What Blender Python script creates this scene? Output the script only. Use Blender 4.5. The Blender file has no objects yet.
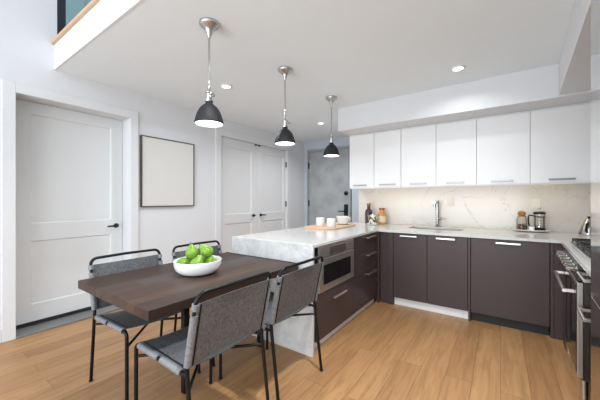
import bpy, bmesh, math, random
from mathutils import Vector, Matrix
random.seed(7)
PI = math.pi
scene = bpy.context.scene
C = scene.collection

# ------------------------------------------------------------------ camera, world, light, exposure
cd = bpy.data.cameras.new('camera'); cam = bpy.data.objects.new('camera', cd); C.objects.link(cam)
cam.location = (0, 0, 1.28)
cam.rotation_euler = (PI/2, 0, math.radians(35.05))
cd.sensor_width = 36; cd.lens = 17.142; cd.clip_start = 0.02
scene.camera = cam

w = bpy.data.worlds.new('sky'); scene.world = w; w.use_nodes = True
bg = w.node_tree.nodes['Background']
bg.inputs[0].default_value = (0.90, 0.95, 1.0, 1); bg.inputs[1].default_value = 1.0

scene.view_settings.view_transform = 'Standard'
scene.view_settings.look = 'None'
scene.view_settings.gamma = 1
scene.view_settings.use_curve_mapping = False
scene.view_settings.exposure = 0.17

def area(name, loc, rot, sx, sy, energy, col=(1, 1, 1), shape='RECTANGLE', spread=PI):
    l = bpy.data.lights.new(name, 'AREA'); l.shape = shape; l.size = sx
    if shape in ('RECTANGLE', 'ELLIPSE'): l.size_y = sy
    l.energy = energy; l.color = col; l.spread = spread
    o = bpy.data.objects.new(name, l); C.objects.link(o)
    o.location = loc; o.rotation_euler = rot
    return o
# daylight through the tall windows behind the camera, and an added low lamp brightening the ceiling
area('window_daylight', (-1.3, -3.30, 3.2), (math.radians(52), 0, 0), 4.4, 2.6, 86, (0.88, 0.95, 1.0))
area('low_fill_lamp', (-1.3, -3.30, 1.0), (math.radians(122), 0, 0), 4.4, 1.3, 160, (0.86, 0.94, 1.0))
# recessed ceiling lamps (the visible three, plus two unseen ones added as fill)
DOWNLIGHTS = [(-2.58, 2.20), (-0.345, 3.222), (-2.50, 4.184), (-0.45, 1.45), (-1.30, 1.02)]
for (x, y), e in zip(DOWNLIGHTS, (10, 3.5, 16, 30, 8)):
    area('downlight_lamp', (x, y, 2.575), (0, 0, 0), 0.10, 0.10, e, (0.94, 0.97, 1.0), 'DISK', math.radians(150))
# warm strip under the wall cabinets
area('cabinet_strip_lamp', (-0.55, 4.09, 1.468), (math.radians(14), 0, 0), 2.5, 0.02, 2.7, (1.0, 0.77, 0.50))

# ------------------------------------------------------------------ materials
def new_mat(name):
    m = bpy.data.materials.new(name); m.use_nodes = True
    nt = m.node_tree
    return m, nt, nt.nodes['Principled BSDF']
def N(nt, t, **kw):
    n = nt.nodes.new(t)
    for k, v in kw.items():
        if k in n.inputs: n.inputs[k].default_value = v
        else: setattr(n, k, v)
    return n
def srgb(r, g, b):
    f = lambda c: (c/255/12.92) if c/255 <= 0.04045 else ((c/255+0.055)/1.055)**2.4
    return (f(r), f(g), f(b), 1)
def simple(name, col, rough=0.5, metal=0.0, var=0.04, scale=8, bump=0.0, coat=0.0, spec=None, emit=None, estr=0, trans=0, stretch=(1, 1, 1), lo=0.0, hi=1.0):
    m, nt, b = new_mat(name)
    tc = N(nt, 'ShaderNodeTexCoord'); mp = N(nt, 'ShaderNodeMapping'); mp.inputs['Scale'].default_value = stretch
    nz = N(nt, 'ShaderNodeTexNoise', Scale=scale, Detail=5.0)
    nt.links.new(tc.outputs['Object'], mp.inputs[0]); nt.links.new(mp.outputs[0], nz.inputs['Vector'])
    mx = N(nt, 'ShaderNodeMix', data_type='RGBA')
    mx.inputs[6].default_value = tuple(c*(1-var) for c in col[:3]) + (1,)
    mx.inputs[7].default_value = tuple(min(1, c*(1+var)) for c in col[:3]) + (1,)
    cr = N(nt, 'ShaderNodeMapRange'); cr.inputs[1].default_value = lo; cr.inputs[2].default_value = hi
    nt.links.new(nz.outputs['Fac'], cr.inputs[0]); nt.links.new(cr.outputs[0], mx.inputs[0]); nt.links.new(mx.outputs[2], b.inputs['Base Color'])
    b.inputs['Roughness'].default_value = rough; b.inputs['Metallic'].default_value = metal
    if coat: b.inputs['Coat Weight'].default_value = coat; b.inputs['Coat Roughness'].default_value = 0.08
    if spec is not None: b.inputs['Specular IOR Level'].default_value = spec
    if trans: b.inputs['Transmission Weight'].default_value = trans
    if emit: b.inputs['Emission Color'].default_value = emit; b.inputs['Emission Strength'].default_value = estr
    if bump:
        bp = N(nt, 'ShaderNodeBump', Strength=bump, Distance=0.004)
        nt.links.new(nz.outputs['Fac'], bp.inputs['Height']); nt.links.new(bp.outputs[0], b.inputs['Normal'])
    return m

def marble(name, base, vein, scale, width, cloud, rough=0.18, contrast=1.0, rot=(0.3, 0.5, 0.6), lo=0.42, hi=0.62):
    m, nt, b = new_mat(name)
    tc = N(nt, 'ShaderNodeTexCoord'); mp = N(nt, 'ShaderNodeMapping'); mp.inputs['Rotation'].default_value = rot
    nt.links.new(tc.outputs['Object'], mp.inputs[0])
    n1 = N(nt, 'ShaderNodeTexNoise', Scale=scale, Detail=6.0, Roughness=0.55, Distortion=0.9)
    n2 = N(nt, 'ShaderNodeTexNoise', Scale=scale*0.45, Detail=3.0, Roughness=0.5)
    n3 = N(nt, 'ShaderNodeTexNoise', Scale=scale*2.2, Detail=8.0, Roughness=0.65, Distortion=0.4)
    for n in (n1, n2, n3): nt.links.new(mp.outputs[0], n.inputs['Vector'])
    s = N(nt, 'ShaderNodeMath', operation='SUBTRACT'); s.inputs[1].default_value = 0.5
    nt.links.new(n1.outputs['Fac'], s.inputs[0])
    a = N(nt, 'ShaderNodeMath', operation='ABSOLUTE'); nt.links.new(s.outputs[0], a.inputs[0])
    mr = N(nt, 'ShaderNodeMapRange'); mr.inputs[1].default_value = 0.0; mr.inputs[2].default_value = width
    mr.inputs[3].default_value = 1.0; mr.inputs[4].default_value = 0.0
    nt.links.new(a.outputs[0], mr.inputs[0])
    mk = N(nt, 'ShaderNodeMapRange'); mk.inputs[1].default_value = lo; mk.inputs[2].default_value = hi
    nt.links.new(n2.outputs['Fac'], mk.inputs[0])
    mu = N(nt, 'ShaderNodeMath', operation='MULTIPLY'); nt.links.new(mr.outputs[0], mu.inputs[0]); nt.links.new(mk.outputs[0], mu.inputs[1])
    c2 = N(nt, 'ShaderNodeMapRange'); c2.inputs[1].default_value = 0.45; c2.inputs[2].default_value = 0.75
    c2.inputs[4].default_value = cloud
    nt.links.new(n3.outputs['Fac'], c2.inputs[0])
    m2 = N(nt, 'ShaderNodeMath', operation='MULTIPLY'); m2.inputs[1].default_value = contrast; nt.links.new(mu.outputs[0], m2.inputs[0])
    mxm = N(nt, 'ShaderNodeMath', operation='ADD', use_clamp=True); nt.links.new(m2.outputs[0], mxm.inputs[0]); nt.links.new(c2.outputs[0], mxm.inputs[1])
    mx = N(nt, 'ShaderNodeMix', data_type='RGBA'); mx.inputs[6].default_value = base; mx.inputs[7].default_value = vein
    nt.links.new(mxm.outputs[0], mx.inputs[0]); nt.links.new(mx.outputs[2], b.inputs['Base Color'])
    b.inputs['Roughness'].default_value = rough
    return m

def wood(name, c1, c2, c3, pw, pl, rough=0.4, gap=0.0015, along='Y', grain=(60, 2.0, 60), stripe=None, gapcol=None, spec=0.4, gs=0.35, gm=0.55):
    m, nt, b = new_mat(name)
    tc = N(nt, 'ShaderNodeTexCoord'); mp = N(nt, 'ShaderNodeMapping')
    if along == 'Y': mp.inputs['Rotation'].default_value = (0, 0, PI/2)
    nt.links.new(tc.outputs['Object'], mp.inputs[0])
    br = N(nt, 'ShaderNodeTexBrick', offset=0.37, offset_frequency=2, squash=1.0)
    br.inputs['Color1'].default_value = (0, 0, 0, 1); br.inputs['Color2'].default_value = (1, 1, 1, 1)
    br.inputs['Mortar'].default_value = (0.5, 0.5, 0.5, 1)
    br.inputs['Scale'].default_value = 1.0; br.inputs['Mortar Size'].default_value = gap
    br.inputs['Mortar Smooth'].default_value = 0.3; br.inputs['Bias'].default_value = 0.0
    br.inputs['Brick Width'].default_value = pl; br.inputs['Row Height'].default_value = pw
    nt.links.new(mp.outputs[0], br.inputs['Vector'])
    # grain
    mg = N(nt, 'ShaderNodeMapping'); mg.inputs['Scale'].default_value = grain
    nt.links.new(tc.outputs['Object'], mg.inputs[0])
    addv = N(nt, 'ShaderNodeVectorMath', operation='MULTIPLY_ADD'); addv.inputs[1].default_value = (31.7, 17.3, 5.1)
    nt.links.new(br.outputs['Color'], addv.inputs[0]); nt.links.new(mg.outputs[0], addv.inputs[2])
    ng = N(nt, 'ShaderNodeTexNoise', Scale=gs, Detail=8.0, Roughness=0.6, Distortion=0.6)
    nt.links.new(addv.outputs[0], ng.inputs['Vector'])
    sep = N(nt, 'ShaderNodeSeparateColor'); nt.links.new(br.outputs['Color'], sep.inputs[0])
    r1 = N(nt, 'ShaderNodeMix', data_type='RGBA'); r1.inputs[6].default_value = c1; r1.inputs[7].default_value = c2
    nt.links.new(sep.outputs[0], r1.inputs[0])
    gr = N(nt, 'ShaderNodeMapRange'); gr.inputs[1].default_value = 0.42; gr.inputs[2].default_value = 0.72; gr.inputs[4].default_value = gm
    nt.links.new(ng.outputs['Fac'], gr.inputs[0])
    r2 = N(nt, 'ShaderNodeMix', data_type='RGBA'); r2.inputs[7].default_value = c3
    nt.links.new(gr.outputs[0], r2.inputs[0]); nt.links.new(r1.outputs[2], r2.inputs[6])
    out = r2.outputs[2]
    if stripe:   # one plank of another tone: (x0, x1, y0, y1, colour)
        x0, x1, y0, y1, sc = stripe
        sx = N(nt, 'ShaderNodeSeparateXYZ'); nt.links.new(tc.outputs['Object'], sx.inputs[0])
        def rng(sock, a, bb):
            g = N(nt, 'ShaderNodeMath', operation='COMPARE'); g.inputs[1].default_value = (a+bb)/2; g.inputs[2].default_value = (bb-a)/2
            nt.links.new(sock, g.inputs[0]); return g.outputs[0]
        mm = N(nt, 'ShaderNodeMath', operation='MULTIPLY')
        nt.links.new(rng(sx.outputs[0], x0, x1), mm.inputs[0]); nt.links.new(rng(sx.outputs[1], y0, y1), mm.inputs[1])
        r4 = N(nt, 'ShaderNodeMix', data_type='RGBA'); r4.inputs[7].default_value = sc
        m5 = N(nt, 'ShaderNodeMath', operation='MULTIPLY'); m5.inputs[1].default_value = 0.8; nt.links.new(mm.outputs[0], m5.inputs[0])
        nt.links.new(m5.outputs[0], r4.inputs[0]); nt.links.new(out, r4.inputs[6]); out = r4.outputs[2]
    r3 = N(nt, 'ShaderNodeMix', data_type='RGBA'); r3.inputs[7].default_value = gapcol or tuple(x*0.8 for x in c3[:3])+(1,)
    nt.links.new(br.outputs['Fac'], r3.inputs[0]); nt.links.new(out, r3.inputs[6])
    nt.links.new(r3.outputs[2], b.inputs['Base Color'])
    b.inputs['Roughness'].default_value = rough; b.inputs['Specular IOR Level'].default_value = spec
    bp = N(nt, 'ShaderNodeBump', Strength=0.08, Distance=0.002); nt.links.new(ng.outputs['Fac'], bp.inputs['Height'])
    nt.links.new(bp.outputs[0], b.inputs['Normal'])
    return m

M = {}
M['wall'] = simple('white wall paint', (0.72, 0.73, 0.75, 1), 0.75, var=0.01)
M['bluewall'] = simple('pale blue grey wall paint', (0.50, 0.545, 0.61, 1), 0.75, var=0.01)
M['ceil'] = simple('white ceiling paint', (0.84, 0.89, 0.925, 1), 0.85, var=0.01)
M['trim'] = simple('white trim paint', (0.74, 0.75, 0.765, 1), 0.45, var=0.01)
M['door'] = simple('pale grey door paint', (0.72, 0.735, 0.74, 1), 0.4, var=0.01)
M['closetdoor'] = simple('grey white closet paint', (0.73, 0.735, 0.74, 1), 0.45, var=0.01)
M['upper'] = simple('white satin lacquer', (0.86, 0.86, 0.865, 1), 0.3, var=0.005)
M['plum'] = simple('plum brown lacquer', srgb(70, 58, 59), 0.36, var=0.02, spec=0.32)
M['plumdark'] = simple('plum brown carcass', srgb(54, 44, 46), 0.5, var=0.02)
M['black'] = simple('black metal', (0.012, 0.012, 0.013, 1), 0.38, 0.6, var=0.1)
M['blackmatte'] = simple('black kick', (0.012, 0.012, 0.013, 1), 0.6, var=0.1)
M['shade'] = simple('matte black enamel', (0.012, 0.0125, 0.014, 1), 0.55, var=0.05, spec=0.3)
M['nickel'] = simple('polished nickel', (0.52, 0.515, 0.505, 1), 0.14, 1.0, var=0.05)
M['handle'] = simple('brushed nickel', (0.72, 0.71, 0.69, 1), 0.3, 1.0, var=0.05)
M['chrome'] = simple('dark polished chrome', (0.30, 0.30, 0.295, 1), 0.12, 1.0, var=0.05)
M['canopy'] = simple('satin nickel canopy', (0.50, 0.50, 0.50, 1), 0.34, 1.0, var=0.15, scale=30)
M['handledark'] = simple('satin nickel pull', (0.33, 0.325, 0.32, 1), 0.38, 1.0, var=0.05)
M['darksteel'] = simple('dark oven steel', (0.085, 0.08, 0.078, 1), 0.34, 1.0, var=0.05)
M['microsteel'] = simple('brushed appliance steel', (0.60, 0.595, 0.58, 1), 0.42, 1.0, var=0.06, scale=6, stretch=(1, 1, 60))
M['steel'] = simple('brushed stainless steel', (0.56, 0.555, 0.54, 1), 0.30, 1.0, var=0.06, scale=6, stretch=(1, 1, 60))
M['fridge'] = simple('polished stainless steel', (0.62, 0.62, 0.62, 1), 0.13, 1.0, var=0.03, scale=5, stretch=(1, 1, 40))
M['glassblack'] = simple('black glass', (0.006, 0.006, 0.007, 1), 0.06, var=0.1, spec=0.35)
M['leather'] = simple('slate grey leather', srgb(92, 94, 97), 0.55, var=0.38, scale=75, lo=0.3, hi=0.7, bump=0.25)
M['strap'] = simple('pale grey leather edge', srgb(122, 124, 127), 0.55, var=0.22, scale=75, lo=0.3, hi=0.7, bump=0.1)
M['counter'] = marble('white quartz', (0.61, 0.60, 0.575, 1), (0.42, 0.54, 0.52, 1), 1.6, 0.010, 0.04, 0.14, 0.5)
M['waterfall'] = marble('veined white quartz', (0.63, 0.63, 0.63, 1), (0.24, 0.24, 0.25, 1), 3.2, 0.02, 0.5, 0.2, 0.25)
M['splash'] = marble('cream marble slab', (0.60, 0.575, 0.53, 1), (0.30, 0.32, 0.30, 1), 1.5, 0.008, 0.10, 0.2, 0.6, rot=(0.4, 0.5, 0.9), lo=0.36, hi=0.52)
M['floor'] = wood('oak floor boards', srgb(181, 138, 93), srgb(164, 121, 80), srgb(108, 73, 42), 0.165, 1.7, 0.38, 0.0012, grain=(22, 1.8, 22), gs=1.3, gm=0.5)
M['table'] = wood('dark walnut boards', srgb(78, 58, 47), srgb(54, 39, 32), srgb(24, 17, 14), 0.16, 2.6, 0.45, 0.0008, grain=(34, 2.2, 34),
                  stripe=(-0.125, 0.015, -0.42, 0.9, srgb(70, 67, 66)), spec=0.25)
M['oakcap'] = simple('light oak cap', srgb(196, 164, 132), 0.45, var=0.12, scale=6, stretch=(1, 14, 14))
M['board'] = simple('maple serving board', srgb(205, 170, 138), 0.5, var=0.12, scale=7, stretch=(14, 1, 14))
M['concrete'] = simple('mottled grey entry door', srgb(156, 159, 161), 0.5, var=0.45, scale=4, bump=0.0)
M['canvas'] = simple('cream canvas', srgb(214, 212, 208), 0.85, var=0.02, scale=60)
M['framewood'] = simple('dark bronze frame', srgb(70, 62, 54), 0.4, var=0.1)
M['ceramic'] = simple('white ceramic', (0.84, 0.84, 0.83, 1), 0.22, var=0.01)
M['pear'] = simple('green pear skin', srgb(112, 152, 40), 0.38, var=0.35, scale=16)
M['stem'] = simple('brown stem', srgb(70, 52, 30), 0.7, var=0.2)
M['amber'] = simple('amber liquor', srgb(190, 132, 74), 0.12, var=0.1, spec=0.6)
M['olive'] = simple('dark wine glass', srgb(58, 44, 40), 0.1, var=0.1, spec=0.6)
M['copper'] = simple('copper foil', srgb(150, 78, 52), 0.35, 0.4, var=0.1)
M['cork'] = simple('cork', srgb(150, 106, 58), 0.8, var=0.3, scale=60)
M['coffee'] = simple('roasted coffee beans', srgb(92, 58, 40), 0.55, var=0.7, scale=60, bump=0.6)
M['paper'] = simple('cream label', srgb(216, 200, 168), 0.7, var=0.05)
M['threshold'] = simple('grey stone threshold', srgb(120, 118, 118), 0.5, var=0.1, scale=20)
M['aluminium'] = simple('pale aluminium kick', (0.80, 0.80, 0.80, 1), 0.4, 0.1, var=0.02)
M['outlet'] = simple('ivory outlet plate', (0.66, 0.635, 0.585, 1), 0.4, var=0.01)
M['lamp'] = simple('lit frosted glass', (0.9, 0.9, 0.9, 1), 0.5, emit=(1.0, 0.97, 0.92, 1), estr=3.5)
M['shadein'] = simple('white enamel lining', (0.9, 0.9, 0.88, 1), 0.4)
M['led'] = simple('lit strip diffuser', (0.9, 0.9, 0.9, 1), 0.5, emit=(1.0, 0.85, 0.65, 1), estr=3.0)
def speckle():
    m, nt, b = new_mat('black and cream glaze')
    tc = N(nt, 'ShaderNodeTexCoord'); v = N(nt, 'ShaderNodeTexNoise', Scale=26.0, Detail=2.0)
    nt.links.new(tc.outputs['Object'], v.inputs['Vector'])
    r = N(nt, 'ShaderNodeValToRGB'); r.color_ramp.elements[0].position = 0.47; r.color_ramp.elements[1].position = 0.5
    r.color_ramp.elements[0].color = srgb(40, 36, 30); r.color_ramp.elements[1].color = srgb(226, 218, 200)
    nt.links.new(v.outputs['Fac'], r.inputs[0]); nt.links.new(r.outputs[0], b.inputs['Base Color']); b.inputs['Roughness'].default_value = 0.3
    return m
M['speckle'] = speckle()
def glass(name, col, transp, rough=0.0):
    m, nt, b = new_mat(name)
    nt.nodes.remove(b)
    out = nt.nodes['Material Output']
    t = N(nt, 'ShaderNodeBsdfTransparent'); t.inputs[0].default_value = col
    g = N(nt, 'ShaderNodeBsdfGlossy'); g.inputs['Roughness'].default_value = 0.03
    fr = N(nt, 'ShaderNodeFresnel', IOR=1.45)
    mx = N(nt, 'ShaderNodeMixShader')
    sc = N(nt, 'ShaderNodeMath', operation='MULTIPLY'); sc.inputs[1].default_value = transp
    nt.links.new(fr.outputs[0], sc.inputs[0])
    nt.links.new(sc.outputs[0], mx.inputs[0]); nt.links.new(t.outputs[0], mx.inputs[1]); nt.links.new(g.outputs[0], mx.inputs[2])
    nt.links.new(mx.outputs[0], out.inputs[0])
    return m
M['glass'] = glass('clear glass', (0.97, 0.97, 0.965, 1), 0.5)
M['pane'] = glass('teal tinted window glass', (0.46, 0.58, 0.60, 1), 0.6)

# ------------------------------------------------------------------ mesh helpers
class MB:
    def __init__(s):
        s.bm = bmesh.new(); s.lay = s.bm.faces.layers.int.new('flat')
    def box(s, x0, x1, y0, y1, z0, z1, bev=0.0):
        old = set(s.bm.faces)
        r = bmesh.ops.create_cube(s.bm, size=1.0)
        vs = r['verts']
        for v in vs:
            v.co = Vector(((x0+x1)/2 + v.co.x*(x1-x0), (y0+y1)/2 + v.co.y*(y1-y0), (z0+z1)/2 + v.co.z*(z1-z0)))
        if bev:
            es = list({e for v in vs for e in v.link_edges})
            bmesh.ops.bevel(s.bm, geom=es, offset=bev, segments=2, profile=0.5, affect='EDGES', clamp_overlap=True)
        for f in s.bm.faces:
            if f not in old: f[s.lay] = 1
        return s
    def prism(s, pts, z0, z1, bev=0.0):
        n = len(pts); old = set(s.bm.faces)
        lo = [s.bm.verts.new((x, y, z0)) for x, y in pts]; hi = [s.bm.verts.new((x, y, z1)) for x, y in pts]
        fs = [s.bm.faces.new(list(reversed(lo))), s.bm.faces.new(hi)]
        for i in range(n):
            j = (i+1) % n; fs.append(s.bm.faces.new((lo[i], lo[j], hi[j], hi[i])))
        bmesh.ops.recalc_face_normals(s.bm, faces=fs)
        if bev:
            es = [e for e in fs[1].edges]
            bmesh.ops.bevel(s.bm, geom=es, offset=bev, segments=2, profile=0.5, affect='EDGES', clamp_overlap=True)
        for f in s.bm.faces:
            if f not in old: f[s.lay] = 1
        return s
    def tube(s, pts, r, seg=10, closed=False):
        pts = [Vector(p) for p in pts]
        rs = r if isinstance(r, (list, tuple)) else [r]*len(pts)
        n = len(pts); rings = []; up = None
        for i in range(n):
            a = pts[i-1] if (i > 0 or closed) else pts[i]; b = pts[(i+1) % n] if (i < n-1 or closed) else pts[i]
            t = (b-a).normalized()
            if up is None:
                up = Vector((0, 0, 1)) if abs(t.z) < 0.9 else Vector((1, 0, 0))
            u = (up - t*up.dot(t)).normalized(); v = t.cross(u); up = u
            rings.append([s.bm.verts.new(pts[i] + (u*math.cos(2*PI*k/seg) + v*math.sin(2*PI*k/seg))*rs[i]) for k in range(seg)])
        for i in range(n if closed else n-1):
            A = rings[i]; B = rings[(i+1) % n]
            for k in range(seg):
                s.bm.faces.new((A[k], A[(k+1) % seg], B[(k+1) % seg], B[k]))
        if not closed:
            s.bm.faces.new(list(reversed(rings[0]))); s.bm.faces.new(rings[-1])
        return s
    def lathe(s, prof, c=(0, 0, 0), seg=32, sx=1.0, sy=1.0, closed=False):
        rings = []
        for r, z in prof:
            if r < 1e-6: rings.append([s.bm.verts.new((c[0], c[1], c[2]+z))])
            else: rings.append([s.bm.verts.new((c[0]+r*sx*math.cos(2*PI*k/seg), c[1]+r*sy*math.sin(2*PI*k/seg), c[2]+z)) for k in range(seg)])
        fs = []
        for i in range(len(rings)-1):
            A, B = rings[i], rings[i+1]
            for k in range(seg):
                k2 = (k+1) % seg
                if len(A) == 1 and len(B) == 1: continue
                if len(A) == 1: fs.append(s.bm.faces.new((A[0], B[k2], B[k])))
                elif len(B) == 1: fs.append(s.bm.faces.new((A[k], A[k2], B[0])))
                else: fs.append(s.bm.faces.new((A[k], A[k2], B[k2], B[k])))
        bmesh.ops.recalc_face_normals(s.bm, faces=fs)
        return s
    def cyl(s, c, axis, r, l, seg=20):
        a = Vector(axis).normalized(); c = Vector(c)
        return s.tube([c - a*l/2, c + a*l/2], r, seg)
    def xf(s, mat):
        bmesh.ops.transform(s.bm, matrix=mat, verts=s.bm.verts[:]); return s
    def build(s, name, mat, parent=None, smooth=True, rz=None):
        off = OFF.get(parent.name) if parent else None
        p = parent
        if off is not None: bmesh.ops.translate(s.bm, vec=-off, verts=s.bm.verts[:])
        if smooth:
            for f in s.bm.faces: f.smooth = not f[s.lay]
            for e in s.bm.edges:
                if len(e.link_faces) == 2 and e.calc_face_angle(0) > math.radians(48): e.smooth = False
        me = bpy.data.meshes.new(name); s.bm.to_mesh(me); s.bm.free()
        me.materials.append(mat)
        o = bpy.data.objects.new(name, me); C.objects.link(o)
        if p:
            o.parent = p
            if off is not None: OFF[o.name] = off if False else Vector((0, 0, 0)) + off
        return o
OFF = {}
def tag(o, label, cat, group=None):
    o['label'] = label; o['category'] = cat
    if group: o['group'] = group
    return o
def thing(name, label, cat, base, rz=0.0, pivot=None, group=None):
    """Empty at the thing's base. Parts are given in the frame (pivot, rz); base is in that frame too."""
    o = bpy.data.objects.new(name, None); C.objects.link(o); o.empty_display_size = 0.05
    b = Vector(base)
    if pivot is not None: o.location = Vector(pivot) + Matrix.Rotation(rz, 3, 'Z') @ b
    else: o.location = b
    o.rotation_euler = (0, 0, rz)
    OFF[o.name] = b
    return tag(o, label, cat, group)
def child(o): return o
def struct(o): o['kind'] = 'structure'; return o
def kids(o): return [c for c in bpy.data.objects if c.parent == o]
def dup(root, loc, rz, label, group=None):
    r = root.copy(); C.objects.link(r); r.location = loc; r.rotation_euler = (0, 0, rz); r['label'] = label
    if group: r['group'] = group
    for ch in kids(root):
        c = ch.copy(); C.objects.link(c); c.parent = r
        for g in kids(ch):
            d = g.copy(); C.objects.link(d); d.parent = c
    return r
def arc(c, u, v, r, a0, a1, n=6):
    c, u, v = Vector(c), Vector(u), Vector(v)
    return [c + u*r*math.cos(a0+(a1-a0)*i/n) + v*r*math.sin(a0+(a1-a0)*i/n) for i in range(n+1)]

# ------------------------------------------------------------------ the setting
LX = -3.672; CZ = 2.59; ROOFZ = 5.0; BY = 4.40; EY = 5.42; RX = 1.25; REAR = -3.5
struct(MB().box(LX-0.3, RX+0.1, REAR-0.1, EY+0.1, -0.1, 0).build('floor', M['floor'], smooth=False))
# left wall with the door recess, the closet recess and the high window
b = MB(); x0, x1 = LX-0.24, LX
D0, D1, DT = 0.652, 1.650, 2.272
K0, K1, KT = 3.016, 4.742, 2.310
W0, W1, WB, WT = 0.955, 2.55, 2.78, 4.5
b.box(x0, x1, REAR, D0, 0, ROOFZ).box(x0, x1, D0, D1, DT, 2.78).box(x0, x1, D1, K0, 0, 2.78).box(x0, x1, K0, K1, KT, 2.78)
b.box(x0, x1, K1, EY, 0, 2.78).box(x0, x1, W1, EY, 2.78, ROOFZ).box(x0, x1, D0, W0, 2.78, ROOFZ).box(x0, x1, W0, W1, WT, ROOFZ)
struct(b.build('wall_left', M['wall'], smooth=False))
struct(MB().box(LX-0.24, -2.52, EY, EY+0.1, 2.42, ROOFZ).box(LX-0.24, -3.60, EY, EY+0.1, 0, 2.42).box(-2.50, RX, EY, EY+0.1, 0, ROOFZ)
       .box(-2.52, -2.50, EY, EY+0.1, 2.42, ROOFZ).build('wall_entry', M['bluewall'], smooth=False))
struct(MB().box(-1.90, RX, BY, BY+0.12, 0, CZ).build('wall_kitchen', M['wall'], smooth=False))
struct(MB().box(RX, RX+0.1, REAR, EY, 0, ROOFZ).build('wall_right', M['wall'], smooth=False))
# rear wall with tall window openings (behind the camera)
b = MB(); ry0, ry1 = REAR-0.1, REAR
b.box(LX, -3.5, ry0, ry1, 0, ROOFZ).box(0.9, RX, ry0, ry1, 0, ROOFZ).box(-3.5, 0.9, ry0, ry1, 0, 0.3).box(-3.5, 0.9, ry0, ry1, 4.7, ROOFZ)
for x in (-2.43, -1.33, -0.23): b.box(x-0.03, x+0.03, ry0, ry1, 0.3, 4.7)
b.box(-3.5, 0.9, ry0, ry1, 2.5, 2.6)
struct(b.build('wall_rear', M['wall'], smooth=False))
# kitchen ceiling (the underside of the loft), and the high ceiling above everything
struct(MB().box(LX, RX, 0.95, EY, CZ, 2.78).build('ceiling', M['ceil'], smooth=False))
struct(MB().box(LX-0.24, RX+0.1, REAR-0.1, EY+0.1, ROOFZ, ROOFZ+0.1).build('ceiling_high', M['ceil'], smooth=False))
# fascia of the loft edge with its oak cap
struct(MB().box(LX+0.002, RX, 0.93, 0.949, CZ-0.002, 2.835).build('trim_1', M['wall'], smooth=False))
struct(MB().box(LX+0.002, RX, 0.905, 1.02, 2.836, 2.868, 0.006).build('trim_2', M['oakcap']))
# soffit above the wall cabinets and bulkhead over the range side
struct(MB().box(-1.90, RX, 3.66, BY-0.001, 2.265, CZ-0.001).build('trim_3', M['wall'], smooth=False))
RZ = math.radians(-2.9); PV = (0.45, 3.5, 0)
RM = Matrix.Translation(PV) @ Matrix.Rotation(RZ, 4, 'Z')
struct(MB().box(0.0, 0.72, -2.55, 0.155, 2.285, CZ-0.001).xf(RM).build('trim_4', M['wall'], smooth=False))
# backsplash
sp = MB().box(-1.90, RX-0.002, BY-0.02, BY-0.001, 0.913+0.001, 1.474).build('trim_5', M['splash'], smooth=False); struct(sp)
# casings
def casing(name, y0, y1, top, wd=0.092, mat='trim', d=0.018):
    b = MB(); xa, xb = LX+0.001, LX+0.001+d
    b.box(xa, xb, y0-wd, y0, 0, top+wd, 0.004).box(xa, xb, y1, y1+wd, 0, top+wd, 0.004).box(xa, xb, y0, y1, top, top+wd, 0.004)
    return struct(b.build(name, M[mat]))
casing('trim_6', D0, D1, DT)
casing('trim_7', K0, K1, KT, 0.105)
# baseboards
b = MB()
for y0, y1 in ((REAR, D0-0.094), (D1+0.094, K0-0.107), (K1+0.107, EY)): b.box(LX+0.001, LX+0.014, y0, y1, 0, 0.12, 0.003)
struct(b.build('baseboard_left', M['trim']))
struct(MB().box(LX-0.20, LX+0.03, D0+0.001, D1-0.001, 0.0005, 0.018, 0.004).build('trim_8', M['threshold']))

# the white two-panel door, set deep in its recess
def panel_door(name, y0, y1, z0, z1, xf, panels, mat, th=0.04, rec=0.012):
    b = MB()
    ys = [y0, panels[0][0], panels[0][1], y1]
    b.box(xf-th, xf, ys[0], ys[1], z0, z1); b.box(xf-th, xf, ys[2], ys[3], z0, z1)
    zs = sorted([z0, z1] + [z for p in panels for z in (p[2], p[3])])
    for i in range(0, len(zs), 2): b.box(xf-th, xf, ys[1], ys[2], zs[i], zs[i+1])
    d = struct(b.build(name, M[mat], smooth=False))
    for p in panels:
        q = MB(); a = 0.010
        vs = [q.bm.verts.new((xf, y, z)) for y, z in ((p[0], p[2]), (p[1], p[2]), (p[1], p[3]), (p[0], p[3]))]
        ws = [q.bm.verts.new((xf-rec, y, z)) for y, z in ((p[0]+a, p[2]+a), (p[1]-a, p[2]+a), (p[1]-a, p[3]-a), (p[0]+a, p[3]-a))]
        q.bm.faces.new(ws)
        for i in range(4): q.bm.faces.new((vs[i], vs[(i+1) % 4], ws[(i+1) % 4], ws[i]))
        r = [q.bm.verts.new((xf-th+0.002, y, z)) for y, z in ((p[0], p[2]), (p[1], p[2]), (p[1], p[3]), (p[0], p[3]))]
        q.bm.faces.new(list(reversed(r)))
        for i in range(4): q.bm.faces.new((vs[(i+1) % 4], vs[i], r[i], r[(i+1) % 4]))
        q.build('door_panel', M[mat], d, smooth=False)
    return d
DX = LX-0.195
d1 = panel_door('door_1', D0+0.004, D1-0.004, 0.022, DT-0.004, DX, [(0.794, 1.522, 1.04, 2.148), (0.794, 1.522, 0.225, 0.867)], 'door')
MB().box(DX-0.002, DX+0.012, D0+0.004, D1-0.004, 0.0185, 0.055).build('door_sweep', M['blackmatte'], d1)
def lever(parent, x, y, z, dirs, mat='black', nx=1, L=0.11):
    b = MB(); b.cyl((x+0.006*nx, y, z), (1, 0, 0), 0.027, 0.012); b.cyl((x+0.03*nx, y, z), (1, 0, 0), 0.010, 0.05)
    b.tube([(x+0.05*nx, y, z), (x+0.052*nx, y+dirs*0.02, z), (x+0.052*nx, y+dirs*L, z-0.002)], [0.010, 0.011, 0.008], 10)
    return b.build('door_handle', M[mat], parent)
lever(d1, DX, 1.575, 0.968, -1)
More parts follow.
